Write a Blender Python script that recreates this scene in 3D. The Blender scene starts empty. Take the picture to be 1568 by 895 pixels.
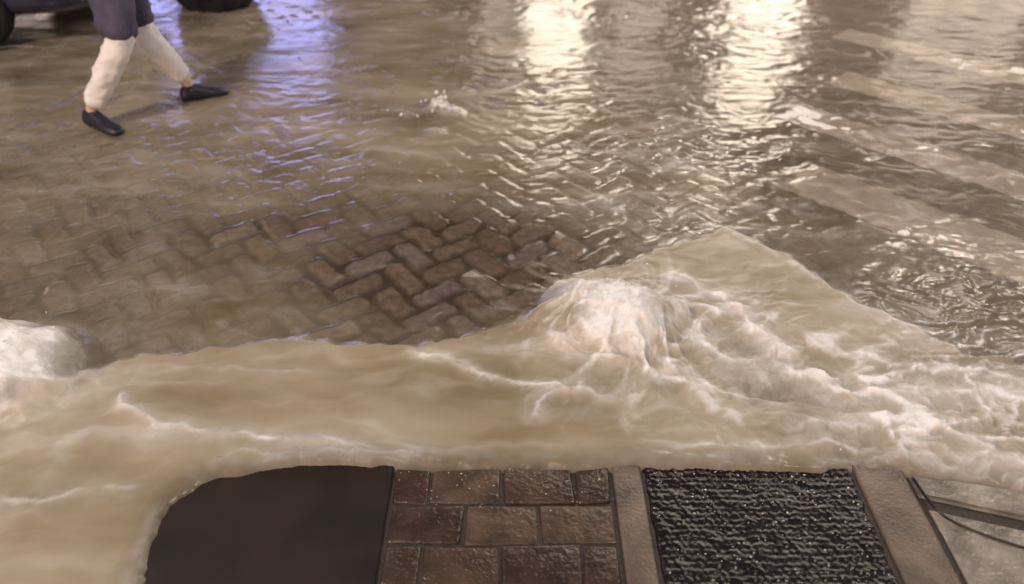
import bpy, bmesh, math, random
import numpy as np
from mathutils import Vector, Matrix
random.seed(4); RS=np.random.RandomState(7)
scene=bpy.context.scene
COL=scene.collection
# ------------------------------------------------------------ helpers
PERM=RS.permutation(512).astype(np.int64)
ANG=RS.rand(512)*2*np.pi; GX=np.cos(ANG); GY=np.sin(ANG)
def perlin(x,y,seed=0):
    x=np.asarray(x,float)+seed*17.37; y=np.asarray(y,float)+seed*9.13
    xi=np.floor(x).astype(np.int64); yi=np.floor(y).astype(np.int64)
    xf=x-xi; yf=y-yi
    u=xf*xf*xf*(xf*(xf*6-15)+10); v=yf*yf*yf*(yf*(yf*6-15)+10)
    def g(ix,iy,dx,dy):
        h=PERM[(PERM[ix&511]+iy)&511]
        return GX[h]*dx+GY[h]*dy
    a=g(xi,yi,xf,yf); b=g(xi+1,yi,xf-1,yf); c=g(xi,yi+1,xf,yf-1); d=g(xi+1,yi+1,xf-1,yf-1)
    return 1.5*((a*(1-u)+b*u)*(1-v)+(c*(1-u)+d*u)*v)
def fbm(x,y,o=4,seed=0,gain=.5):
    s=0;a=1;f=1;n=0
    for i in range(o):
        s=s+a*perlin(x*f,y*f,seed+i*3); n+=a; a*=gain; f*=2.03
    return s/n*1.3
def ridge(x,y,o=3,seed=0):
    s=0;a=1;f=1;n=0
    for i in range(o):
        s=s+a*(1-np.minimum(1,np.abs(perlin(x*f,y*f,seed+i*5))*2.2)); n+=a; a*=.5; f*=2.1
    return s/n
def sst(a,b,x):
    t=np.clip((x-a)/(b-a),0,1); return t*t*(3-2*t)
def gauss(x,y,cx,cy,sx,sy=None,rot=0):
    sy=sy or sx; c,s=math.cos(rot),math.sin(rot)
    dx=x-cx; dy=y-cy
    return np.exp(-((( dx*c+dy*s)/sx)**2+((-dx*s+dy*c)/sy)**2))
def polydist(x,y,pts):
    best=np.full(x.shape,9.0); par=np.zeros(x.shape); n=len(pts)-1
    for i in range(n):
        ax,ay=pts[i]; bx,by=pts[i+1]; dx,dy=bx-ax,by-ay
        t=np.clip(((x-ax)*dx+(y-ay)*dy)/(dx*dx+dy*dy),0,1)
        d=np.hypot(x-ax-t*dx,y-ay-t*dy)
        par=np.where(d<best,(i+t)/n,par); best=np.minimum(best,d)
    return best,par
def axis(segs):
    out=[segs[0][0]]
    for a,b,s0,s1 in segs:
        p=a
        while p<b-1e-6:
            t=(p-a)/(b-a); p+=s0+(s1-s0)*t
            out.append(min(p,b))
    return np.array(out)
def grid_obj(name,X,Y,Z,attrs,mat,keep=None):
    ny,nx=X.shape
    co=np.stack([X,Y,Z],-1).reshape(-1,3).astype(np.float32)
    idx=np.arange(ny*nx).reshape(ny,nx)
    q=np.stack([idx[:-1,:-1],idx[:-1,1:],idx[1:,1:],idx[1:,:-1]],-1).reshape(-1,4)
    if keep is not None:
        k=keep[:-1,:-1]&keep[1:,1:]; q=q[k.reshape(-1)]
    me=bpy.data.meshes.new(name)
    me.vertices.add(len(co)); me.vertices.foreach_set('co',co.ravel())
    me.loops.add(q.size); me.loops.foreach_set('vertex_index',q.ravel().astype(np.int32))
    me.polygons.add(len(q))
    me.polygons.foreach_set('loop_start',np.arange(0,q.size,4,dtype=np.int32))
    me.polygons.foreach_set('loop_total',np.full(len(q),4,dtype=np.int32))
    me.polygons.foreach_set('use_smooth',np.ones(len(q),dtype=bool))
    me.update(calc_edges=True)
    for k,v in attrs.items():
        a=me.attributes.new(k,'FLOAT','POINT'); a.data.foreach_set('value',v.ravel().astype(np.float32))
    me.materials.append(mat)
    ob=bpy.data.objects.new(name,me); COL.objects.link(ob); return ob
def newmat(name):
    m=bpy.data.materials.new(name); m.use_nodes=True; nt=m.node_tree; nt.nodes.clear()
    out=nt.nodes.new('ShaderNodeOutputMaterial'); return m,nt,out
def N(nt,t,**kw):
    n=nt.nodes.new(t)
    for k,v in kw.items():
        if k in n.inputs: n.inputs[k].default_value=v
        else: setattr(n,k,v)
    return n
def pmat(name,col,rough=.5,metal=0,noise=0,nscale=20,bump=0,bscale=60,emit=None,estr=0,col2=None,coat=0):
    m,nt,out=newmat(name); L=nt.links
    b=N(nt,'ShaderNodeBsdfPrincipled'); b.inputs['Roughness'].default_value=rough; b.inputs['Metallic'].default_value=metal
    b.inputs['Base Color'].default_value=(*col,1); b.inputs['Coat Weight'].default_value=coat
    L.new(b.outputs[0],out.inputs[0])
    tc=N(nt,'ShaderNodeTexCoord')
    if noise>0:
        nn=N(nt,'ShaderNodeTexNoise'); nn.inputs['Scale'].default_value=nscale; nn.inputs['Detail'].default_value=6
        L.new(tc.outputs['Object'],nn.inputs['Vector'])
        c2=col2 or tuple(c*(1-noise) for c in col)
        r=N(nt,'ShaderNodeValToRGB'); r.color_ramp.elements[0].position=.3; r.color_ramp.elements[1].position=.7
        r.color_ramp.elements[0].color=(*c2,1); r.color_ramp.elements[1].color=(*col,1)
        L.new(nn.outputs['Fac'],r.inputs[0]); L.new(r.outputs[0],b.inputs['Base Color'])
    if bump>0:
        n2=N(nt,'ShaderNodeTexNoise'); n2.inputs['Scale'].default_value=bscale; n2.inputs['Detail'].default_value=5
        L.new(tc.outputs['Object'],n2.inputs['Vector'])
        bp=N(nt,'ShaderNodeBump'); bp.inputs['Strength'].default_value=bump; bp.inputs['Distance'].default_value=.01
        L.new(n2.outputs['Fac'],bp.inputs['Height']); L.new(bp.outputs[0],b.inputs['Normal'])
    if emit:
        b.inputs['Emission Color'].default_value=(*emit,1); b.inputs['Emission Strength'].default_value=estr
    return m
def link(ob,parent=None):
    COL.objects.link(ob)
    if parent: ob.parent=parent
    return ob
def empty(name,loc=(0,0,0)):
    e=bpy.data.objects.new(name,None); e.location=(0,0,0); COL.objects.link(e); return e
def box(name,x0,x1,y0,y1,z0,z1,mat,parent=None,bev=0,seg=2,jit=0):
    bm=bmesh.new(); bmesh.ops.create_cube(bm,size=1)
    for v in bm.verts:
        v.co=Vector(((x0+x1)/2+v.co.x*(x1-x0)+random.uniform(-jit,jit),(y0+y1)/2+v.co.y*(y1-y0)+random.uniform(-jit,jit),(z0+z1)/2+v.co.z*(z1-z0)+random.uniform(-jit,jit)*.5))
    if bev: bmesh.ops.bevel(bm,geom=bm.edges[:],offset=bev,segments=seg,affect='EDGES',profile=.6)
    me=bpy.data.meshes.new(name); bm.to_mesh(me); bm.free(); me.materials.append(mat)
    for p in me.polygons: p.use_smooth=bool(bev)
    return link(bpy.data.objects.new(name,me),parent)
def join(obs,name):
    bm=bmesh.new(); mats=[]
    for o in obs:
        for m in o.data.materials:
            if m not in mats: mats.append(m)
    for o in obs:
        me=o.data.copy(); 
        remap=[mats.index(m) for m in me.materials]
        for p in me.polygons: p.material_index=remap[p.material_index]
        me.transform(o.matrix_basis)
        bm.from_mesh(me); bpy.data.meshes.remove(me)
    me=bpy.data.meshes.new(name); bm.to_mesh(me); bm.free()
    for m in mats: me.materials.append(m)
    for o in obs: bpy.data.objects.remove(o)
    return link(bpy.data.objects.new(name,me))

# ------------------------------------------------------------ world functions
MX=[-60,-2.6,-1.91,-1.60,-1.45,-1.11,-.78,-.356,-.16,.04,.177,.324,.627,.996,1.67,2.6,6,60]
MY=[2.15,2.12,2.07,2.14,2.28,2.36,2.42,2.38,2.42,2.52,2.70,2.87,3.03,3.26,2.32,2.0,1.95,1.9]
MPTS=list(zip(MX,MY))
def mud_sd(x,y):
    wx=x+.05*fbm(x*3,y*3,5,11)+.018*perlin(x*14,y*14,13); wy=y+.055*fbm(x*3.3,y*3.3,5,21)+.018*perlin(x*14,y*14,15)
    d,_=polydist(wx,wy,MPTS[1:-1])
    s=np.where(wy<np.interp(wx,MX,MY),1,-1)
    return d*s
def shore_sd(x,y):
    yl=np.interp(x,[-9,-1.2,-.9,-.7,-.4,0,.4,1.0,1.25,1.5,1.9,9],[1.7,1.68,1.70,1.735,1.755,1.745,1.74,1.73,1.71,1.66,1.6,1.6])
    n=.022*fbm(x*6,y*6,5,31)
    A=y-yl+n; B=-1.0-x+n*1.6
    k=22.
    return np.log(np.exp(np.clip(k*A,-60,60))+np.exp(np.clip(k*B,-60,60)))/k
SW=.120
HR=math.radians(38)
def cobble(x,y):
    x=x+.03*perlin(x*1.7,y*1.7,41)+.010*perlin(x*6,y*6,45); y=y+.03*perlin(x*1.7,y*1.7,43)+.010*perlin(x*6,y*6,46)
    c,s=math.cos(HR),math.sin(HR)
    u=(x*c+y*s)/SW; v=(-x*s+y*c)/SW
    i=np.floor(u).astype(np.int64); j=np.floor(v).astype(np.int64)
    k=(i-j)%4
    lu=u-i; lv=v-j
    hor=k<2
    bi=np.where(k==1,i-1,i); bj=np.where(k==2,j-1,j)
    L=np.where(hor,u-bi,v-bj)   # 0..2
    W=np.where(hor,lv,lu)       # 0..1
    h1=PERM[(PERM[bi&511]+bj)&511]/512.; h2=PERM[(PERM[(bi+77)&511]+bj*3)&511]/512.; h3=PERM[(PERM[(bi+177)&511]+bj*5)&511]/512.
    jt=.03
    dx=np.abs(L-1)-(1-jt-.08*h2); dy=np.abs(W-.5)-(.5-jt-.06*h3)
    r=.28
    ox=np.maximum(dx+r,0); oy=np.maximum(dy+r,0)
    d=np.hypot(ox,oy)+np.minimum(np.maximum(dx,dy)+r,0)-r   # <0 inside
    d=d+.09*perlin(u*2.6,v*2.6,47)
    top=sst(.04,-.18,d)
    tilt=((h2-.5)*(L-1)*.011+(h3-.5)*(W-.5)*.020)
    h=-.016+top*(.015+(h1-.5)*.006+tilt)+.0022*perlin(u*3,v*3,51)*top
    return h,h1,top
def road_q(x,y): return sst(1.9,2.5,x*.75+y*.36)
def street_z(x,y):
    h,r,top=cobble(x,y)
    q=road_q(x,y)          # flatter, deeper carriageway on the right
    h=h*(1-.7*q)-.005*q
    gut=-.055*sst(2.45,1.85,y)+ -.03*sst(.05,.35,mud_sd(x,y))
    return h+gut+.005*fbm(x*1.1,y*1.1,2,61)

# ------------------------------------------------------------ axes
xs=axis([(-60,-12,8,2),(-12,-5.5,.5,.06),(-5.5,-2.6,.03,.012),(-2.6,2.6,.0075,.0075),(2.6,5.5,.012,.03),(5.5,12,.06,.5),(12,60,2,8)])
ys=axis([(-6,.9,.4,.05),(.9,1.3,.03,.01),(1.3,3.4,.0065,.0065),(3.4,8.2,.0075,.022),(8.2,14,.03,.3),(14,80,.5,8)])
X,Y=np.meshgrid(xs,ys)
print('grid',X.shape)
# ------------------------------------------------------------ street
m_cob,nt,out=newmat('wet_cobblestone'); L=nt.links
b=N(nt,'ShaderNodeBsdfPrincipled'); L.new(b.outputs[0],out.inputs[0])
tc=N(nt,'ShaderNodeTexCoord')
ar=N(nt,'ShaderNodeAttribute',attribute_name='rnd'); at=N(nt,'ShaderNodeAttribute',attribute_name='top'); asl=N(nt,'ShaderNodeAttribute',attribute_name='silt')
r=N(nt,'ShaderNodeValToRGB'); e=r.color_ramp.elements
e[0].color=(.15,.11,.088,1); e[1].color=(.30,.24,.195,1); e[0].position=0; e[1].position=1
e.new(.5).color=(.21,.16,.13,1); e.new(.8).color=(.20,.17,.18,1)
L.new(ar.outputs['Fac'],r.inputs[0])
nn=N(nt,'ShaderNodeTexNoise'); nn.inputs['Scale'].default_value=30; nn.inputs['Detail'].default_value=7; L.new(tc.outputs['Object'],nn.inputs['Vector'])
mm=N(nt,'ShaderNodeMapRange'); mm.inputs[1].default_value=.25; mm.inputs[2].default_value=.75; mm.inputs[3].default_value=.55; mm.inputs[4].default_value=1.4; L.new(nn.outputs['Fac'],mm.inputs[0])
mx=N(nt,'ShaderNodeMix',data_type='RGBA',blend_type='MULTIPLY'); mx.inputs[0].default_value=1
L.new(r.outputs[0],mx.inputs[6]); L.new(mm.outputs[0],mx.inputs[7])
mj=N(nt,'ShaderNodeMix',data_type='RGBA'); mj.inputs[6].default_value=(.075,.052,.04,1)
L.new(at.outputs['Fac'],mj.inputs[0]); L.new(mx.outputs[2],mj.inputs[7])
msl=N(nt,'ShaderNodeMix',data_type='RGBA'); msl.inputs[7].default_value=(.24,.19,.145,1); L.new(asl.outputs['Fac'],msl.inputs[0]); L.new(mj.outputs[2],msl.inputs[6])
L.new(msl.outputs[2],b.inputs['Base Color']); b.inputs['Roughness'].default_value=.6
bp=N(nt,'ShaderNodeBump'); bp.inputs['Strength'].default_value=.5; bp.inputs['Distance'].default_value=.004
L.new(nn.outputs['Fac'],bp.inputs['Height']); L.new(bp.outputs[0],b.inputs['Normal'])
CH,RN,TP=cobble(X,Y)
Zs=street_z(X,Y); Zs=np.where(Y<1.72,np.minimum(Zs,-.09),Zs)
SILT=road_q(X,Y)*np.clip(.65+.4*fbm(X*2,Y*3,4,63),0,1)
street=grid_obj('cobblestone_street',X,Y,Zs,{'rnd':RN,'top':TP,'silt':SILT},m_cob)

# crosswalk stripes following the stones
m_paint,nt,out=newmat('worn_road_paint'); L=nt.links
b=N(nt,'ShaderNodeBsdfPrincipled'); b.inputs['Roughness'].default_value=.5
tr=N(nt,'ShaderNodeBsdfTransparent'); ms=N(nt,'ShaderNodeMixShader')
tc=N(nt,'ShaderNodeTexCoord'); nn=N(nt,'ShaderNodeTexNoise'); nn.inputs['Scale'].default_value=9; nn.inputs['Detail'].default_value=8; nn.inputs['Roughness'].default_value=.7
L.new(tc.outputs['Object'],nn.inputs['Vector'])
aa=N(nt,'ShaderNodeAttribute',attribute_name='cov'); ad=N(nt,'ShaderNodeMath',operation='ADD'); L.new(aa.outputs['Fac'],ad.inputs[0]); L.new(nn.outputs['Fac'],ad.inputs[1])
mr=N(nt,'ShaderNodeMapRange'); mr.inputs[1].default_value=.58; mr.inputs[2].default_value=.98; L.new(ad.outputs[0],mr.inputs[0])
r=N(nt,'ShaderNodeValToRGB'); r.color_ramp.elements[0].color=(.66,.59,.52,1); r.color_ramp.elements[1].color=(.84,.80,.75,1); r.color_ramp.elements[0].position=.3; r.color_ramp.elements[1].position=.6
L.new(nn.outputs['Fac'],r.inputs[0]); L.new(r.outputs[0],b.inputs['Base Color'])
L.new(mr.outputs[0],ms.inputs[0]); L.new(tr.outputs[0],ms.inputs[1]); L.new(b.outputs[0],ms.inputs[2]); L.new(ms.outputs[0],out.inputs[0])
dv=Vector((.68,-.73)).normalized(); nv=Vector((.73,.68)).normalized()
stripes=[]
SPEC=[(1.45,3.80,.42,3.2),(1.66,4.66,.36,3.8),(2.15,5.25,.36,4.2),(2.5,6.2,.36,4.6)]
for (sx,sy,w,ln) in SPEC:
    a=np.arange(0,ln,.012); c=np.arange(-w/2,w/2+.001,.012)
    A,C=np.meshgrid(a,c); 
    sX=sx+A*dv.x+C*nv.x; sY=sy+A*dv.y+C*nv.y
    edge=np.minimum(np.minimum(A,ln-A),w/2-np.abs(C))
    cov=sst(0,.06,edge+.025*fbm(sX*12,sY*12,4,5))*.72
    stripes.append(grid_obj('s',sX,sY,street_z(sX,sY)+.004,{'cov':cov},m_paint))
# bmesh join keeps the float attribute
cw=join(stripes,'crosswalk_marking')
for p in cw.data.polygons: p.use_smooth=True
print('cov attr', 'cov' in cw.data.attributes)

# ------------------------------------------------------------ water
foamlines=[
 ([(-1.34,2.10),(-1.327,2.02),(-1.18,1.93),(-.927,1.88),(-.645,1.855),(-.386,1.82)],.016,.85),
 ([(-.40,2.34),(-.224,2.25),(-.10,2.175),(.037,2.14),(.15,2.105),(.31,2.09)],.012,.95),
 ([(.078,1.93),(.103,2.03),(.196,2.09),(.4,2.06)],.014,.7),
 ([(-1.0,1.77),(-.587,1.80),(-.2,1.80)],.012,.45),
 ([(.98,2.48),(.99,2.25),(1.13,2.1),(1.35,2.07),(1.63,2.1),(2.1,1.95)],.024,1.0),
 ([(.85,1.915),(1.12,1.94),(1.38,1.93),(1.57,1.8),(1.8,1.6)],.02,.9),
 ([(.62,2.85),(.75,2.75),(.9,2.57),(.96,2.32),(.9,2.15)],.022,1.0),
 ([(.55,2.62),(.68,2.5),(.76,2.3),(.95,2.12)],.02,.9),
 ([(.1,2.42),(.22,2.3),(.45,2.22),(.7,2.1),(1.0,2.0)],.018,.6),
 ([(-1.9,1.6),(-1.4,1.62),(-1.1,1.66)],.02,.4),
 ([(.98,3.22),(1.2,2.88),(1.45,2.56),(1.66,2.34)],.035,.6),
 ([(1.2,2.3),(1.5,2.22),(1.9,2.12)],.022,.8),
 ([(-1.5,2.12),(-1.2,2.20),(-.9,2.22),(-.6,2.2)],.018,.25),
 ([(.35,1.86),(.7,1.83),(1.1,1.84),(1.4,1.78)],.016,.5),
]
FC=(.385,2.50); FL=(-1.78,2.17)
def water(x,y):
    md=mud_sd(x,y); sh=shore_sd(x,y)
    mud=sst(-.005,.045,md)
    T=np.clip(gauss(x,y,.78,2.38,.42,.36)+.8*gauss(x,y,1.35,2.0,.5,.3)+.35*gauss(x,y,.3,2.3,.4,.3)+.6*gauss(x,y,-1.8,2.0,.35,.3)+.7*gauss(x,y,1.9,2.0,.6,.5),0,1)
    wx=x+.10*fbm(x*3,y*3,3,71); wy=y+.10*fbm(x*3,y*3,3,75)
    pa=np.arctan2(wy-2.62,wx-.30); pr=np.hypot(wx-.30,wy-2.62)
    rg=.58*ridge(np.cos(pa)*2.7+pr*.7,np.sin(pa)*2.7+pr*1.9,4,81)+.42*ridge(wx*3.4-.6*wy,wy*5.6,4,83)
    fine=fbm(wx*12,wy*16,4,85)
    sm=fbm(x*2.2,y*4.5,3,91)
    strk=fbm(wx*1.6,wy*9,4,92)
    z_m=.014+.012*sm*(1-.4*T)+.004*strk*(1-T)+T*(.075*(rg-.55)+.010*fine)+.0022*fbm(wx*9,wy*15,3,93)*(.35+T)
    lip=np.exp(-((md-.035)/.03)**2)*(.5+.5*fbm(x*4,y*4,2,95))
    z_m=z_m+.008*lip
    foam=.30*np.exp(-((md-.018)/.012)**2)*sst(-.3,.4,fbm(x*4,y*4,3,96))
    foam=foam+T*sst(.56,.80,rg+.08*fine)*1.0+T*.10+.10*sst(.1,.6,strk)*sst(1.0,1.9,y)
    for pts,w,a in foamlines:
        qx=x+.055*fbm(x*5,y*5,5,101); qy=y+.05*fbm(x*5,y*5,5,103)
        d,par=polydist(qx,qy,pts)
        tap=sst(0,.12,par)*sst(1,.85,par)
        lum=np.clip(.5+1.1*fbm(x*8,y*8,3,105),0,1.4)
        z_m=z_m+tap*a*.010*np.exp(-(d/w)**2)+tap*a*.006*np.exp(-(d/(w*3.5))**2)
        foam=foam+tap*a*lum*.7*np.exp(-((d)/(w*.55))**2)+tap*a*.25*np.exp(-(d/(w*2.8))**2)
    z_m=z_m-.045*gauss(x,y,.92,2.11,.11,.035)-.03*gauss(x,y,1.0,2.2,.06,.03)
    patch=.55+.75*sst(-.25,.35,fbm(x*.9,y*1.5,3,109))
    amp=.25+.75*sst(2.9,3.9,y)+.5*sst(.5,1.3,x)*sst(2.6,3.2,y+.3)
    amp=amp*patch*(1-.75*gauss(x,y,-.5,2.95,.7,.45))*(1-.3*sst(-.5,-1.4,x))*(1-.35*sst(1.5,2.4,x)*sst(3,4,y))
    vx=x+.11*fbm(x*2.3,y*2.3,3,5); vy=y+.09*fbm(x*2.3,y*2.3,3,7)
    rp=.48*perlin(vx*4.6,vy*8.5,111)+.32*perlin(vx*9.5,vy*16,113)+.14*perlin(vx*19,vy*28,117)
    film=CH+.010
    z_s=.003+.0080*amp*rp+.007*fbm(vx*1.3,vy*2.4,2,119)*(.25+.7*sst(2.9,3.8,y))+film*(.15+.09*sst(3.0,3.5,y))*sst(5.2,3.8,y)*(1-.7*sst(1.0,1.5,x))
    far=sst(9,25,np.hypot(x,y)); z_s=z_s*(1-far)+.004*far
    z=z_s*(1-mud)+z_m*mud
    chm=sst(1.15,1.7,x)*sst(3.3,2.2,y)*(1-mud*.4); rch=ridge(wx*5,wy*8,4,121)
    z=z+chm*.018*(rch-.5)
    foam=foam+chm*(sst(.60,.84,rch)*.85+.06)
    far_r=sst(.0,1.2,x)*sst(2.9,3.4,y)*(1-mud); foam=foam+far_r*.36*sst(.58,.9,ridge(vx*1.5,vy*4.2,4,123))
    foam=foam+(1-mud)*sst(.2,-.4,x)*.18*sst(.64,.92,ridge(vx*2.2,vy*4.4,4,125))
    # main boil: rounded lobes of water tumbling outwards
    dx=x-FC[0]; dy=y-FC[1]; ang=np.arctan2(dy,dx); rr=np.hypot(dx*.80,dy*1.0)*(1+.14*perlin(np.cos(ang)*1.8,np.sin(ang)*1.8,131))
    dome=np.exp(-(rr/.185)**3.0); skirt=np.exp(-(rr/.34)**2)
    bx=x+.06*fbm(x*6,y*6,2,133); by=y+.06*fbm(x*6,y*6,2,134)
    fl2=fbm(bx*13,by*13,3,137); lob=fbm(bx*5,by*5,2,139)
    radial=ridge(np.cos(ang)*2.3+rr*2.5,np.sin(ang)*2.3-rr*2.5,3,138)
    outer=dome*(1-dome)*4
    z=z+.112*dome+dome*(.045*lob+.020*fbm(bx*10,by*10,3,136)+.006*fl2)+outer*.022*(radial-.5)+skirt*.018
    cap=np.exp(-((dx-.02)/.17)**2-((dy-.0)/.17)**2)
    white=sst(-.30,.25,fbm(bx*5.5,by*5.5,3,140)+.25*gauss(x,y,FC[0]+.05,FC[1]-.02,.10,.14))
    foam=foam+cap*(.38+.80*white+.45*fl2)*sst(.05,.5,dome)+.8*skirt*(1-cap)*sst(.45,.85,radial)
    # left boil
    dx=x-FL[0]; dy=y-FL[1]; ang=np.arctan2(dy,dx); rl=np.hypot(dx,dy*1.1)*(1+.15*perlin(np.cos(ang)*1.8,np.sin(ang)*1.8,141))
    dl=np.exp(-(rl/.19)**2.8); z=z+dl*(.185+.06*fbm(bx*4.5,by*4.5,2,143)+.020*fbm(bx*10,by*10,3,144)+.006*fl2)+.02*np.exp(-(rl/.35)**2)
    wl=sst(-.35,.2,fbm(bx*5.5,by*5.5,3,145))
    foam=foam+np.exp(-(rl/.19)**2)*(.30+.7*wl+.45*fl2)+.35*np.exp(-(rl/.3)**2)*ridge(bx*6,by*6,2,135)
    for cx,cy,h,s in [(-.44,4.66,.06,.06),(-.36,4.60,.035,.05),(-.62,4.55,.025,.04),(-.45,4.30,.02,.05),(.45,3.45,.02,.07)]:
        g=gauss(x,y,cx,cy,s); z=z+g*h*(1+.8*fl2); foam=foam+g*(1.1 if h>.025 else .45)*(.8+.6*fl2)
    clear=gauss(x,y,-.30,2.92,.82,.55,.05)
    veil=.57+.34*fbm(x*1.3,y*2.2,4,151)-.80*clear-.20*sst(-.9,-1.8,x)*sst(4.1,3.4,y)
    veil=veil+.22*gauss(x,y,-.55,4.1,.6,.4)+.12*sst(3.6,4.8,y)
    veil=np.clip(veil,.02,.82)
    veil=veil*(1-.55*road_q(x,y))
    al=veil*(1-mud)+mud*(.97)
    al=np.clip(al+dome+dl,0,.985)
    s=sst(-.012,.035,sh)
    z=z*s+(-.03)*(1-s)
    thin=sst(.0,.12,sh); al=al*(.55+.45*thin)
    foam=foam*s+.22*np.exp(-((sh-.04)/.025)**2)*sst(-.3,.4,fbm(x*5,y*5,3,155))
    tone=np.clip(.5+.5*fbm(x*1.8,y*3.4,5,161)+.25*strk-.40*gauss(x,y,-.3,2.15,.5,.2)+.15*T+T*1.6*(rg-.6)-.1*(1-mud),0,1)  # shade painted into the tone: churned troughs darker, crests lighter
    return z,al,np.clip(foam,0,1),tone,dome,dl,sh
Zw,AL,FO,TO,DM,DL,SH=water(X,Y)
Xw=X.copy(); Yw=Y.copy()
for (c,D,r0) in ((FC,DM,.2),(FL,DL,.2)):
    dx=X-c[0]; dy=Y-c[1]; w=D*(1-D)*4*.25*(.5+perlin(X*7,Y*7,171))
    Xw+=dx*w*1.1; Yw+=dy*w*1.1
keep=(SH>-.06)|(Y>2.0)
m_w,nt,out=newmat('muddy_flood_water'); L=nt.links
tc=N(nt,'ShaderNodeTexCoord')
ao=N(nt,'ShaderNodeAttribute',attribute_name='alpha'); af=N(nt,'ShaderNodeAttribute',attribute_name='foam'); ato=N(nt,'ShaderNodeAttribute',attribute_name='tone')
r=N(nt,'ShaderNodeValToRGB'); e=r.color_ramp.elements
e[0].color=(.235,.18,.105,1); e[1].color=(.46,.39,.31,1); e.new(.5).color=(.36,.293,.205,1)
L.new(ato.outputs['Fac'],r.inputs[0])
nf=N(nt,'ShaderNodeTexNoise'); nf.inputs['Scale'].default_value=22; nf.inputs['Detail'].default_value=8; nf.inputs['Roughness'].default_value=.6; nf.inputs['Distortion'].default_value=.8
L.new(tc.outputs['Object'],nf.inputs['Vector'])
fm=N(nt,'ShaderNodeMapRange'); fm.inputs[1].default_value=.3; fm.inputs[2].default_value=.7; fm.inputs[3].default_value=.55; fm.inputs[4].default_value=1.3; L.new(nf.outputs['Fac'],fm.inputs[0])
fx=N(nt,'ShaderNodeMath',operation='MULTIPLY',use_clamp=True); L.new(af.outputs['Fac'],fx.inputs[0]); L.new(fm.outputs[0],fx.inputs[1])
mc=N(nt,'ShaderNodeMix',data_type='RGBA'); mc.inputs[7].default_value=(.90,.87,.88,1); L.new(fx.outputs[0],mc.inputs[0]); L.new(r.outputs[0],mc.inputs[6])
bp=N(nt,'ShaderNodeBump'); bp.inputs['Strength'].default_value=.25; bp.inputs['Distance'].default_value=.004; L.new(nf.outputs['Fac'],bp.inputs['Height'])
df=N(nt,'ShaderNodeBsdfDiffuse'); L.new(mc.outputs[2],df.inputs[0]); L.new(bp.outputs[0],df.inputs['Normal'])
tr=N(nt,'ShaderNodeBsdfTransparent'); tr.inputs[0].default_value=(.95,.90,.85,1)
am=N(nt,'ShaderNodeMath',operation='MAXIMUM',use_clamp=True); L.new(ao.outputs['Fac'],am.inputs[0]); L.new(fx.outputs[0],am.inputs[1])
m1=N(nt,'ShaderNodeMixShader'); L.new(am.outputs[0],m1.inputs[0]); L.new(tr.outputs[0],m1.inputs[1]); L.new(df.outputs[0],m1.inputs[2])
gl=N(nt,'ShaderNodeBsdfGlossy'); L.new(bp.outputs[0],gl.inputs['Normal'])
sm1=N(nt,'ShaderNodeMath',operation='MAXIMUM'); L.new(fx.outputs[0],sm1.inputs[0])
pw=N(nt,'ShaderNodeMath',operation='POWER'); pw.inputs[1].default_value=6; L.new(ao.outputs['Fac'],pw.inputs[0])
pw2=N(nt,'ShaderNodeMath',operation='MULTIPLY'); pw2.inputs[1].default_value=.5; L.new(pw.outputs[0],pw2.inputs[0]); L.new(pw2.outputs[0],sm1.inputs[1])
gr=N(nt,'ShaderNodeMapRange'); gr.inputs[3].default_value=.18; gr.inputs[4].default_value=.6; L.new(sm1.outputs[0],gr.inputs[0]); L.new(gr.outputs[0],gl.inputs['Roughness'])
fr=N(nt,'ShaderNodeFresnel'); fr.inputs[0].default_value=1.33; L.new(bp.outputs[0],fr.inputs['Normal'])
m2=N(nt,'ShaderNodeMixShader'); L.new(fr.outputs[0],m2.inputs[0]); L.new(m1.outputs[0],m2.inputs[1]); L.new(gl.outputs[0],m2.inputs[2]); L.new(m2.outputs[0],out.inputs[0])
water_ob=grid_obj('flood_water',Xw,Yw,Zw,{'alpha':AL,'foam':FO,'tone':TO},m_w,keep)

m_drop=pmat('water_droplets',(.78,.72,.66),.15)
def droplets(name,specs):
    bm=bmesh.new()
    for cx,cy,z0,n,sp,zmax,smax in specs:
        for i in range(n):
            a=random.uniform(0,6.28); rr=abs(random.gauss(0,sp)); z=z0+abs(random.gauss(0,zmax))
            s=smax*random.uniform(.15,1)**2
            m=Matrix.Translation((cx+rr*math.cos(a),cy+rr*math.sin(a),z))@Matrix.Rotation(random.uniform(0,3),4,'X')@Matrix.Diagonal((s,s*random.uniform(.6,1),s*random.uniform(.8,1.8),1))
            bmesh.ops.create_icosphere(bm,subdivisions=1,radius=1,matrix=m)
    me=bpy.data.meshes.new(name); bm.to_mesh(me); bm.free(); me.materials.append(m_drop)
    for p in me.polygons: p.use_smooth=True
    return link(bpy.data.objects.new(name,me))
droplets('water_spray',[(FC[0],FC[1],.06,70,.12,.05,.006),(FL[0],FL[1],.08,50,.10,.07,.006),(-.44,4.66,.02,50,.045,.04,.016),(-.62,4.6,.01,12,.12,.01,.014),(1.7,2.1,.01,60,.3,.02,.005)])

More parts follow.
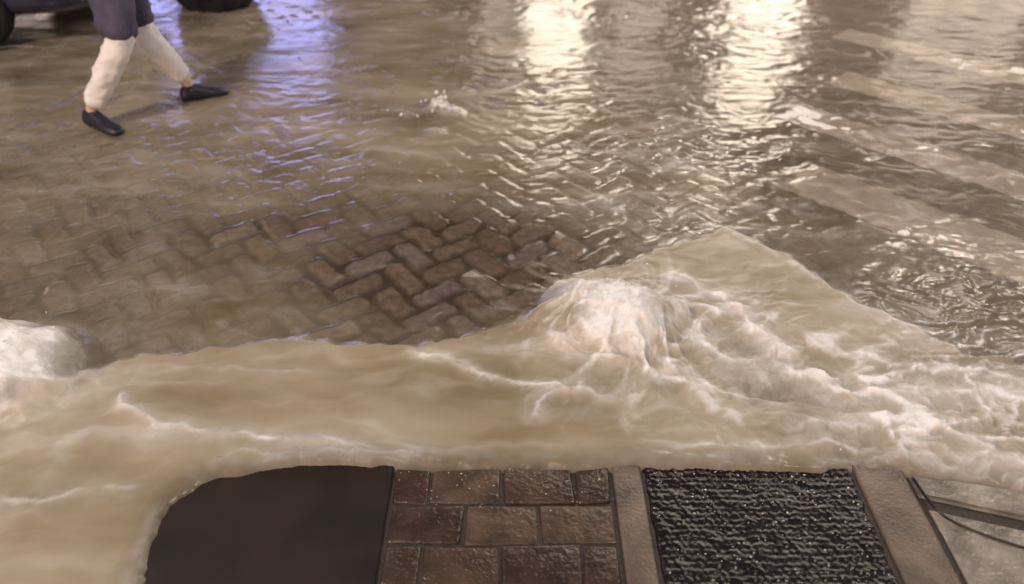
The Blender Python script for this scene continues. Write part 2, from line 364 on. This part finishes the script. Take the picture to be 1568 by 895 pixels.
# ------------------------------------------------------------ pavement in the foreground
ground=box('ground',-150,150,-150,150,-.35,-.2,pmat('ground_soil',(.12,.10,.08),.9,noise=.3,nscale=3))
m_brick=pmat('wet_paving_brick',(.095,.056,.036),.24,noise=.65,nscale=9,bump=.6,bscale=60)
m_brick2=pmat('wet_paving_brick_pale',(.125,.078,.052),.28,noise=.65,nscale=12,bump=.6,bscale=50)
m_brick3=pmat('wet_paving_brick_dark',(.07,.041,.028),.22,noise=.6,nscale=12,bump=.6,bscale=50)
m_mort=pmat('paving_joint',(.045,.031,.023),.5,noise=.4,nscale=50,bump=.5)
m_stone=pmat('edging_stone',(.19,.14,.108),.3,noise=.6,nscale=8,bump=.5,bscale=90)
m_pale=pmat('wet_kerb_stone',(.38,.33,.275),.18,noise=.65,nscale=8,bump=.8,bscale=40)
m_dark=pmat('dark_steel_plate',(.032,.019,.013),.42,noise=.75,nscale=3.0,bump=.15,bscale=12)
bed=box('pavement',-9,9,-5,1.74,-.12,-.012,m_mort)
tiles=[]
def bricks(x0,x1,y0,y1,bw,bh,off=True,mats=(m_brick,m_brick2,m_brick3)):
    y=y1; row=0
    while y-bh>y0-.001:
        x=x0-(bw*.5 if (row%2==0 and off) else 0)
        while x<x1-.01:
            a=max(x,x0)+.005; c=min(x+bw,x1)-.005
            if c-a>.03:
                tiles.append(box('b',a,c,y-bh+.005,y-.005,-.04,-.003+random.uniform(-.005,.004),random.choice(mats),bev=.009,seg=3,jit=.006))
            x+=bw
        y-=bh; row+=1
bricks(-.365,.305,-.5,1.755,.2233,.145)
bricks(-3.2,-1.02,-.5,1.70,.22,.14)
pv=join(tiles,'brick_paving')
def slab(name,pts,z0,z1,mat,bev=.006):
    bm=bmesh.new(); vs=[bm.verts.new((p[0],p[1],z1)) for p in pts]; f=bm.faces.new(vs)
    if f.normal.z<0: f.normal_flip()
    r=bmesh.ops.extrude_face_region(bm,geom=[f])
    for v in r['geom']:
        if isinstance(v,bmesh.types.BMVert): v.co.z=z0
    bmesh.ops.recalc_face_normals(bm,faces=bm.faces[:])
    bmesh.ops.bevel(bm,geom=[e for e in bm.edges if all(abs(v.co.z-z1)<1e-5 for v in e.verts)],offset=bev,segments=2,affect='EDGES')
    me=bpy.data.meshes.new(name); bm.to_mesh(me); bm.free(); me.materials.append(mat)
    return link(bpy.data.objects.new(name,me))
slab('metal_cover_plate',[(-1.06,-.3),(-.372,-.3),(-.372,1.775),(-1.06,1.775)],-.03,-.003,m_dark,.003)
es=[]
yy=1.765
while yy>-.5:
    l=random.uniform(.42,.55); es.append(box('e',.312,.402,yy-l+.003,yy,-.04,-.001,m_stone,bev=.007,jit=.002)); yy-=l
yy=1.77
while yy>-.5:
    l=random.uniform(.42,.55); es.append(box('e',1.07,1.225,yy-l+.003,yy,-.04,-.001,m_stone,bev=.008,jit=.002)); yy-=l
join(es,'stone_edging')
ax=np.arange(.41,1.062,.0035); ay=np.arange(.5,1.775,.0035); MXg,MYg=np.meshgrid(ax,ay)
edge=np.minimum(np.minimum(MXg-.41,1.0615-MXg),np.minimum(MYg-.2,1.7745-MYg))+.006*fbm(MXg*20,MYg*20,3,9)
pit=.022; qx=MXg+.006*perlin(MXg*12,MYg*12,3); qy=MYg+.006*perlin(MXg*12,MYg*12,5)
row=np.floor(qy/pit); px_=(qx/pit+.5*(row%2))%1-.5; py_=(qy/pit)%1-.5
stud=sst(.42,.18,np.hypot(px_,py_))
mz=-.016+sst(0,.012,edge)*(.010+.0032*stud*(.6+.6*perlin(MXg*25,MYg*25,207))+.003*perlin(MXg*30,MYg*30,201)+.0015*perlin(MXg*90,MYg*90,203)+.004*perlin(MXg*6,MYg*6,205))
m_mat=pmat('black_rubber_mat',(.014,.008,.007),.24,noise=.5,nscale=60,bump=.2,bscale=90)
grid_obj('door_mat',MXg,MYg,mz,{},m_mat)
bm=bmesh.new()  # pale beads added as sparkles on the wet mat and bricks
for i in range(170):
    if i<130: bx,by=random.uniform(.42,1.05),1.76-abs(random.gauss(0,.27))
    else: bx,by=random.uniform(-.36,.30),1.75-abs(random.gauss(0,.1))
    if by<.6: continue
    s=random.uniform(.0012,.0026)*random.uniform(.5,1)
    bmesh.ops.create_icosphere(bm,subdivisions=1,radius=1,matrix=Matrix.Translation((bx,by,-.001))@Matrix.Diagonal((s*random.uniform(1,2.2),s,s*.7,1)))
me=bpy.data.meshes.new('sparkle_beads'); bm.to_mesh(me); bm.free(); me.materials.append(m_drop)
for p in me.polygons: p.use_smooth=True
link(bpy.data.objects.new('sparkle_beads',me))
ks=[slab('k',[(1.235,-.5),(3.4,-.5),(3.4,.92),(1.235,1.60)],-.04,-.006,m_pale,.008)]
ks.append(slab('k',[(1.235,1.640),(3.4,.96),(3.4,1.25),(1.86,1.60),(1.235,1.735)],-.04,.0,m_pale,.01))
join(ks,'kerb_stone')
cu=bpy.data.curves.new('cable','CURVE'); cu.dimensions='3D'; cu.bevel_depth=.0045; cu.bevel_resolution=3
sp=cu.splines.new('NURBS'); P=[(1.24,1.70,.006),(1.245,1.62,.006),(1.27,1.55,.004),(1.34,1.50,.004),(1.45,1.445,.004),(1.62,1.39,.004),(2.1,1.30,.004)]
sp.points.add(len(P)-1)
for i,p in enumerate(P): sp.points[i].co=(*p,1)
sp.use_endpoint_u=True; sp.order_u=3
cu.materials.append(pmat('black_cable_rubber',(.015,.012,.012),.3))
link(bpy.data.objects.new('cable',cu))

# ------------------------------------------------------------ pedestrian
m_skin=pmat('skin',(.62,.45,.35),.45,noise=.18,nscale=8,bump=.15,bscale=60)
m_trou=pmat('pale_trouser_cloth',(.84,.80,.80),.75,noise=.14,nscale=14,bump=.7,bscale=14)
m_short=pmat('coat_cloth',(.085,.075,.14),.8,noise=.4,nscale=12,bump=.9,bscale=18)
m_shirt=pmat('shirt_cloth',(.10,.10,.16),.8,noise=.3,nscale=10,bump=.5,bscale=30)
m_shoe=pmat('shoe_leather',(.018,.016,.035),.4,noise=.3,nscale=20,bump=.3)
m_sole=pmat('shoe_sole',(.05,.045,.05),.6)
m_hair=pmat('hair',(.03,.02,.014),.6,noise=.5,nscale=60,bump=.8,bscale=120)
m_eye=pmat('eye_white',(.7,.68,.65),.2); m_iris=pmat('eye_iris',(.04,.025,.015),.2); m_lip=pmat('lips',(.42,.2,.16),.4)
ped=empty('pedestrian')
def skin(name,verts,edges,radii,mat,root=0,sub=2,par=ped):
    me=bpy.data.meshes.new(name); me.from_pydata(verts,edges,[]); me.materials.append(mat)
    ob=link(bpy.data.objects.new(name,me),par)
    sm=ob.modifiers.new('skin','SKIN'); sm.use_smooth_shade=True
    if not me.skin_vertices: me.skin_vertices.new()
    sv=me.skin_vertices[0].data
    for i,r in enumerate(radii):
        sv[i].radius=(r,r) if not isinstance(r,tuple) else r
        sv[i].use_root=(i==root)
    ss=ob.modifiers.new('sub','SUBSURF'); ss.levels=sub; ss.render_levels=sub
    return ob
def wrinkle(ob,st,size):
    t=bpy.data.textures.new(ob.name+'_folds','CLOUDS'); t.noise_scale=size
    d=ob.modifiers.new('folds','DISPLACE'); d.texture=t; d.strength=st; d.mid_level=.5; d.texture_coords='LOCAL'
V=[];E=[];R=[]
def av(p,r,par=None):
    V.append(tuple(p)); R.append(r); 
    if par is not None: E.append((par,len(V)-1))
    return len(V)-1
pel=av((-2.2,4.60,.93),.12)
sp1=av((-2.185,4.60,1.07),.115,pel); sp2=av((-2.165,4.60,1.24),.13,sp1); sp3=av((-2.15,4.60,1.40),.115,sp2)
nk=av((-2.135,4.60,1.50),.055,sp3); nk2=av((-2.12,4.60,1.57),.053,nk)
for s in (-1,1):
    if s<0:
        hip=(-2.19,4.505,.88); kn=(-2.15,4.43,.50); cf=(-2.25,4.41,.36); an=(-2.415,4.38,.11); ft=(-2.42,4.375,.05); ball=(-2.33,4.33,.045)
    else:
        hip=(-2.20,4.695,.88); kn=(-2.165,4.69,.50); cf=(-2.105,4.725,.36); an=(-2.00,4.80,.11); ft=(-1.995,4.805,.05); ball=(-1.93,4.84,.045)
    h=av(hip,.098,pel); mid=av([(hip[i]+kn[i])/2 for i in range(3)],.08,h); k=av(kn,.058,mid)
    c=av(cf,.057,k); lo=av([(cf[i]*.35+an[i]*.65) for i in range(3)],.043,c); a=av(an,.036,lo); f=av(ft,.036,a); av(ball,.03,f)
    up=Vector(kn)*.6+Vector(hip)*.4
    tr_=skin('trouser_leg_'+('r' if s<0 else 'l'),[tuple(up),kn,cf,tuple(Vector(cf)*.5+Vector(an)*.5),tuple(Vector(cf)*.06+Vector(an)*.94)],[(0,1),(1,2),(2,3),(3,4)],[.09,.080,.078,.070,.060],m_trou,0,3)
    wrinkle(tr_,.026,.06)
    shd=av((-2.15,4.60+s*.17,1.40),.06,sp3)
    fwd=.16 if s<0 else -.18
    el=(-2.15+fwd*.6,4.60+s*.225,1.13); wr=(-2.13+fwd*1.6+.05,4.60+s*.21,.92)
    ua=av(((-2.15+el[0])/2,(4.60+s*.2+el[1])/2,1.27),.047,shd)
    e1=av(el,.04,ua); fa=av([(el[i]*.6+wr[i]*.4) for i in range(3)],.038,e1); w=av(wr,.026,fa)
    W=Vector(wr); D=(W-Vector(el)).normalized(); S=Vector((1,0,0)); S=(S-D*S.dot(D)).normalized(); NN=D.cross(S)
    hv=[tuple(W+D*-.01),tuple(W+D*.03),tuple(W+D*.075)]; hr=[(.026,.02),(.036,.017),(.038,.014)]
    skin('palm_'+('r' if s<0 else 'l'),hv,[(0,1),(1,2)],hr,m_skin,0,2)
    for i,(o,l) in enumerate([(-.03,.062),(-.01,.074),(.01,.078),(.03,.07)]):
        b0=W+D*.06+S*o; cv=NN*(-s)
        skin('finger_%d_%s'%(i,'r' if s<0 else 'l'),[tuple(b0),tuple(b0+D*.03),tuple(b0+D*(.03+l*.4)+cv*.012),tuple(b0+D*(.03+l*.75)+cv*.032)],[(0,1),(1,2),(2,3)],[.009,.0095,.0085,.0075],m_skin,0,2)
    b0=W+D*.02+S*.03
    skin('thumb_'+('r' if s<0 else 'l'),[tuple(b0),tuple(b0+D*.025+S*.02),tuple(b0+D*.055+S*.027)],[(0,1),(1,2)],[.012,.011,.009],m_skin,0,2)
skin('body',V,E,R,m_skin,pel,2)
sh_=skin('shorts',[(-2.2,4.60,.97),(-2.2,4.60,.86),(-2.19,4.505,.84),(-2.165,4.46,.62),(-2.165,4.437,.465),(-2.20,4.695,.84),(-2.18,4.70,.62),(-2.145,4.70,.46)],
     [(0,1),(1,2),(2,3),(3,4),(1,5),(5,6),(6,7)],[.145,.135,.12,.115,.118,.12,.11,.11],m_short,1,3)
wrinkle(sh_,.03,.09)
skin('shirt',[(-2.2,4.60,.93),(-2.185,4.60,1.07),(-2.165,4.60,1.24),(-2.15,4.60,1.40),(-2.14,4.60,1.46),(-2.15,4.43,1.40),(-2.11,4.40,1.25),(-2.15,4.77,1.40),(-2.2,4.81,1.25)],
     [(0,1),(1,2),(2,3),(3,4),(3,5),(5,6),(3,7),(7,8)],[.155,.14,.15,.13,.075,.075,.065,.075,.065],m_shirt,2,2)
def blob(name,c,s,mat,par,fn=None,sub=4):
    bm=bmesh.new(); bmesh.ops.create_icosphere(bm,subdivisions=sub,radius=1)
    for v in bm.verts:
        p=v.co.copy()
        if fn: p=fn(p)
        v.co=Vector((c[0]+p.x*s[0],c[1]+p.y*s[1],c[2]+p.z*s[2]))
    me=bpy.data.meshes.new(name); bm.to_mesh(me); bm.free(); me.materials.append(mat)
    for p in me.polygons: p.use_smooth=True
    return link(bpy.data.objects.new(name,me),par)
def headf(p):
    q=p.copy()
    if p.z<0: q.y*=1-.3*(-p.z); q.x*=1-.12*(-p.z); q.x+=.12*(-p.z)
    g=lambda y,z,sy,sz: math.exp(-((p.y-y)/sy)**2-((p.z-z)/sz)**2)
    if p.x>0:
        q.x+=.26*g(0,-.22,.13,.2)+.06*g(0,-.75,.25,.15)-.10*(g(.36,.02,.2,.13)+g(-.36,.02,.2,.13))+.05*g(0,-.5,.25,.07)
    return q
HC=(-2.095,4.60,1.665)
blob('head',HC,(.098,.075,.118),m_skin,ped,headf)
def hairf(p):
    q=p.copy()*1.07
    if p.x>.25 and p.z<.55: q=p*.9
    if p.z<-.35: q=p*.9
    return q
blob('hair',(HC[0]-.006,HC[1],HC[2]+.008),(.1,.077,.12),m_hair,ped,hairf)
for s in (-1,1):
    blob('eye_'+('r' if s<0 else 'l'),(HC[0]+.08,HC[1]+s*.028,HC[2]+.002),(.012,.013,.010),m_eye,ped,sub=2)
    blob('iris_'+('r' if s<0 else 'l'),(HC[0]+.0895,HC[1]+s*.028,HC[2]+.002),(.003,.006,.006),m_iris,ped,sub=2)
    blob('ear_'+('r' if s<0 else 'l'),(HC[0]-.01,HC[1]+s*.075,HC[2]-.005),(.018,.009,.03),m_skin,ped,sub=3)
blob('mouth',(HC[0]+.093,HC[1],HC[2]-.058),(.008,.022,.007),m_lip,ped,sub=3)
def shoe(name,heel,ang,pitch=0):
    secs=[(-.005,.03,.07),(.02,.042,.10),(.07,.044,.112),(.12,.046,.09),(.17,.052,.068),(.22,.053,.055),(.26,.044,.044),(.288,.026,.03)]
    bm=bmesh.new(); rings=[]
    for (t,w,h) in secs:
        ring=[]
        for k in range(16):
            a=2*math.pi*k/16; cy=math.cos(a); sz=math.sin(a)
            z=(h/2)*(1+(abs(sz)**.7)*(1 if sz>0 else -1)); y=w*(abs(cy)**.6)*(1 if cy>0 else -1)*(1-.28*max(0,sz))
            ring.append(bm.verts.new((t,y,z)))
        rings.append(ring)
    for a,b2 in zip(rings,rings[1:]):
        for k in range(16):
            f=bm.faces.new((a[k],a[(k+1)%16],b2[(k+1)%16],b2[k]))
            f.material_index=1 if (sum(v.co.z for v in f.verts)/4<.012) else 0
    bm.faces.new(rings[0]); bm.faces.new(rings[-1][::-1]); bmesh.ops.recalc_face_normals(bm,faces=bm.faces[:])
    me=bpy.data.meshes.new(name); bm.to_mesh(me); bm.free(); me.materials.append(m_shoe); me.materials.append(m_sole)
    for p in me.polygons: p.use_smooth=True
    ob=link(bpy.data.objects.new(name,me),ped); ob.location=heel; ob.rotation_euler=(0,pitch,ang)
    ss=ob.modifiers.new('s','SUBSURF'); ss.levels=1; ss.render_levels=2
shoe('shoe_r',(-2.475,4.41,.015),math.radians(-30),math.radians(3))
shoe('shoe_l',(-2.05,4.775,.0),math.radians(32))
skin('sock_r',[(-2.42,4.38,.07),(-2.408,4.381,.125)],[(0,1)],[.046,.044],m_shoe,0,2)
skin('sock_l',[(-2.0,4.80,.06),(-2.006,4.797,.12)],[(0,1)],[.046,.044],m_shoe,0,2)

# ------------------------------------------------------------ parked car (dark blue, only its nose corner shows)
car=empty('parked_car')
m_car=pmat('navy_car_paint',(.012,.014,.05),.25,coat=1.0,noise=.1)
m_glass=pmat('car_glass',(.01,.012,.015),.05); m_tyre=pmat('tyre_rubber',(.015,.015,.015),.6,bump=.4); m_rim=pmat('alloy_rim',(.5,.5,.52),.3,metal=1)
m_lens=pmat('lamp_lens',(.75,.78,.85),.1,emit=(.8,.85,1),estr=.5); m_plate=pmat('number_plate',(.75,.72,.6),.4)
def carbody():
    xf=-3.02
    st=[(0,.26,.50,.55,.60,.5),(.06,.2,.60,.66,.78,.6),(.35,.18,.72,.80,.84,.62),(.95,.18,.84,.90,.87,.66),(1.45,.18,.90,1.18,.88,.66),(1.95,.18,.92,1.42,.88,.62),(2.7,.18,.93,1.46,.88,.62),(3.4,.18,.94,1.40,.87,.6),(3.85,.2,.93,1.12,.84,.6),(4.1,.26,.86,.92,.76,.58)]
    bm=bmesh.new(); rings=[]
    for (d,zb,zm,zt,w,wt) in st:
        half=[(w*.9,zb),(w*.99,zb+.12),(w,(zb+zm)/2+.05),(w*.97,zm),(wt,zt-.03),(wt*.6,zt)]
        pts=half+[(-a,b3) for a,b3 in reversed(half)]
        rings.append([bm.verts.new((xf-d,6.56+a,b3)) for a,b3 in pts])
    n=12
    for ri,(a,b2) in enumerate(zip(rings,rings[1:])):
        for k in range(n):
            f=bm.faces.new((a[k],a[(k+1)%n],b2[(k+1)%n],b2[k]))
            if k in(3,7) and 3<=ri<=7: f.material_index=1
            if k in(4,5,6) and ri in(3,4,8): f.material_index=1
    bm.faces.new(rings[0]); bm.faces.new(rings[-1][::-1]); bmesh.ops.recalc_face_normals(bm,faces=bm.faces[:])
    me=bpy.data.meshes.new('body'); bm.to_mesh(me); bm.free(); me.materials.append(m_car); me.materials.append(m_glass)
    for p in me.polygons: p.use_smooth=True
    ob=link(bpy.data.objects.new('car_body',me),car); ss=ob.modifiers.new('s','SUBSURF'); ss.levels=2; ss.render_levels=2
carbody()
def cyl(name,c,r,d,mat,par,axis='Y',seg=40,bev=0):
    bm=bmesh.new(); bmesh.ops.create_cone(bm,cap_ends=True,segments=seg,radius1=r,radius2=r,depth=d)
    if bev: bmesh.ops.bevel(bm,geom=[e for e in bm.edges if len(e.link_faces)==2 and any(len(f.verts)>4 for f in e.link_faces)],offset=bev,segments=3,affect='EDGES')
    if axis=='Y': bmesh.ops.rotate(bm,verts=bm.verts,matrix=Matrix.Rotation(math.pi/2,3,'X'))
    if axis=='X': bmesh.ops.rotate(bm,verts=bm.verts,matrix=Matrix.Rotation(math.pi/2,3,'Y'))
    bmesh.ops.translate(bm,verts=bm.verts,vec=c)
    me=bpy.data.meshes.new(name); bm.to_mesh(me); bm.free(); me.materials.append(mat)
    for p in me.polygons: p.use_smooth=len(p.vertices)<6
    return link(bpy.data.objects.new(name,me),par)
for i,(wx,wy) in enumerate([(-3.85,5.77),(-3.85,7.35),(-6.35,5.77),(-6.35,7.35)]):
    cyl('tyre_%d'%i,(wx,wy,.31),.31,.21,m_tyre,car,bev=.03)
    s=-1 if wy<6.5 else 1
    cyl('rim_%d'%i,(wx,wy+s*.1,.31),.2,.03,m_rim,car)
    for k in range(5):
        o=box('spoke_%d_%d'%(i,k),-.018,.018,-.012,.012,.03,.19,m_tyre,car); o.location=(wx,wy+s*.118,.31); o.rotation_euler=(0,k*2*math.pi/5,0)
blob('headlamp_r',(-3.10,5.93,.58),(.10,.13,.07),m_lens,car); blob('headlamp_l',(-3.10,7.19,.58),(.10,.13,.07),m_lens,car)
box('number_plate_front',-3.0,-2.985,6.3,6.82,.36,.47,m_plate,car)

# ------------------------------------------------------------ black rubbish bag on the ground
m_bag=pmat('black_polythene',(.012,.012,.018),.25,bump=.9,bscale=12)
def bagf(p):
    q=p.copy(); a=math.atan2(p.y,p.x)
    if p.z>0:
        k=1-.8*p.z**1.5; q.x*=max(k,.14); q.y*=max(k,.14); q.z=p.z*1.25
    rr=1+.05*math.sin(a*7+p.z*3)+.04*math.sin(a*13)
    q.x*=rr; q.y*=rr
    if q.z<-.75: q.z=-.75
    return q
blob('garbage_bag',(-2.47,6.93,.27),(.38,.34,.38),m_bag,None,bagf,5)

# ------------------------------------------------------------ shop building over the road
bld=empty('shop_building')
m_wall=pmat('rendered_wall',(.34,.28,.27),.8,noise=.3,nscale=3,bump=.3)
m_trim=pmat('window_trim',(.35,.30,.27),.6,noise=.2)
m_warm=pmat('lit_warm_glass',(.8,.7,.5),.2,emit=(1,.87,.72),estr=9.5)
m_dim=pmat('lit_dim_glass',(.6,.5,.4),.2,emit=(1,.84,.72),estr=2.4)
m_blue=pmat('lit_blue_glass',(.3,.3,.6),.2,emit=(.42,.43,1.0),estr=6.5)
m_darkg=pmat('dark_window_glass',(.02,.02,.025),.08)
YB=13.0
box('wall',-22,22,YB,YB+8,-.1,11,m_wall,bld)
box('cornice',-22.2,22.2,YB-.35,YB-.002,10.6,11.1,m_trim,bld,bev=.04)
box('string_course',-22,22,YB-.14,YB-.003,4.75,4.95,m_trim,bld,bev=.02)
box('plinth',-22,22,YB-.12,YB-.003,-.1,.5,m_trim,bld,bev=.02)
def window(x0,x1,z0,z1,glass,mull=1):
    box('window_glass',x0,x1,YB-.02,YB-.005,z0,z1,glass,bld)
    t=.09
    box('frame_top',x0-t,x1+t,YB-.1,YB-.004,z1,z1+t,m_trim,bld); box('sill',x0-t-.05,x1+t+.05,YB-.16,YB-.004,z0-t,z0,m_trim,bld)
    box('jamb_a',x0-t,x0,YB-.09,YB-.004,z0,z1,m_trim,bld); box('jamb_b',x1,x1+t,YB-.09,YB-.004,z0,z1,m_trim,bld)
    for i in range(mull):
        xm=x0+(x1-x0)*(i+1)/(mull+1); box('mullion',xm-.03,xm+.03,YB-.07,YB-.021,z0,z1,m_trim,bld)
for x0,x1,z0,z1,g,m in [(.25,1.15,1.2,4.3,m_warm,1),(1.6,2.5,1.2,3.6,m_dim,1),(3.4,4.5,1.2,4.3,m_warm,1),(-.5,-.1,1.4,3.8,m_dim,0),(-6.2,-5.3,.8,3.0,m_blue,0),(-4.45,-3.0,.8,3.1,m_blue,1),(-9.5,-7.2,.8,4.0,m_dim,2),(6.2,8.2,.9,4.2,m_dim,2),(9.2,11.5,.9,4.3,m_warm,2),(-13.5,-11,.8,4,m_dim,2),(13,15.5,.9,4.2,m_dim,2)]:
    window(x0,x1,z0,z1,g,m)
i=0
for xx in np.arange(-19,20,3.1):
    window(xx-.55,xx+.55,5.6,7.3,[m_darkg,m_dim,m_darkg][i%3],1); window(xx-.55,xx+.55,8.2,9.8,[m_dim,m_darkg,m_darkg,m_darkg][i%4],1); i+=1

# ------------------------------------------------------------ unseen street lamps, added as fill light and for highlights on the water
m_post=pmat('fill_lamp_iron',(.03,.03,.03),.4,metal=.6)
m_bulb=pmat('fill_lamp_glow',(1,.9,.7),.3,emit=(1,.86,.68),estr=14)
def fill_lamp(x,y,h,ax,ay,power):
    e=empty('added_fill_lamp')
    cyl('base',(x,y,.2),.11,.6,m_post,e,'Z',bev=.02); cyl('post',(x,y,h/2),.055,h,m_post,e,'Z')
    hx,hy=x+ax,y+ay
    cu=bpy.data.curves.new('arm','CURVE'); cu.dimensions='3D'; cu.bevel_depth=.03; s=cu.splines.new('BEZIER'); s.bezier_points.add(1)
    s.bezier_points[0].co=(x,y,h-.1); s.bezier_points[1].co=(hx,hy,h+.12)
    for b in s.bezier_points: b.handle_left_type=b.handle_right_type='AUTO'
    cu.materials.append(m_post); link(bpy.data.objects.new('arm',cu),e)
    blob('head_shell',(hx,hy,h+.1),(.30,.20,.08),m_post,e,sub=3)
    blob('lamp_bowl',(hx,hy,h+.045),(.22,.15,.06),m_bulb,e,sub=3)
    l=bpy.data.lights.new('fill_light','SPOT'); l.energy=power; l.color=(1,.88,.75); l.spot_size=math.radians(155); l.spot_blend=.6; l.shadow_soft_size=.3
    lo=link(bpy.data.objects.new('fill_light',l),e); lo.location=(hx,hy,h-.31)
fill_lamp(-4.6,.6,5.2,1.1,.5,680)
fill_lamp(4.4,.2,5.2,-1.1,.6,420)
fill_lamp(2.5,11.2,5.6,0,-1.2,420)
fill_lamp(6.8,9.2,5.6,-1.0,-.6,420)

# ------------------------------------------------------------ sky, sun, camera
w=bpy.data.worlds.new('World'); scene.world=w; w.use_nodes=True; nt=w.node_tree
bg=nt.nodes['Background']; sky=nt.nodes.new('ShaderNodeTexSky'); sky.sky_type='NISHITA'; sky.sun_disc=False
sky.sun_elevation=math.radians(10); sky.sun_rotation=math.radians(205)
mxx=nt.nodes.new('ShaderNodeMix'); mxx.data_type='RGBA'; mxx.blend_type='MULTIPLY'; mxx.inputs[0].default_value=1; mxx.inputs[7].default_value=(1.0,.79,.78,1)
nt.links.new(sky.outputs[0],mxx.inputs[6]); nt.links.new(mxx.outputs[2],bg.inputs[0]); bg.inputs[1].default_value=.12
sl=bpy.data.lights.new('sun','SUN'); sl.energy=.5; sl.angle=math.radians(15); sl.color=(1,.86,.72)
so=link(bpy.data.objects.new('sun',sl)); so.rotation_euler=(math.radians(50),0,math.radians(-25))
cam=bpy.data.cameras.new('camera'); co=link(bpy.data.objects.new('camera',cam)); co.location=(0,0,1.9)
co.rotation_euler=(math.radians(90-35),0,0); cam.sensor_width=36; cam.lens=36*1231/1568; cam.clip_end=500; cam.clip_start=.05
cam.dof.use_dof=True; cam.dof.focus_distance=2.8; cam.dof.aperture_fstop=1.5
scene.camera=co
scene.view_settings.view_transform='Standard'; scene.view_settings.look='None'; scene.view_settings.exposure=0
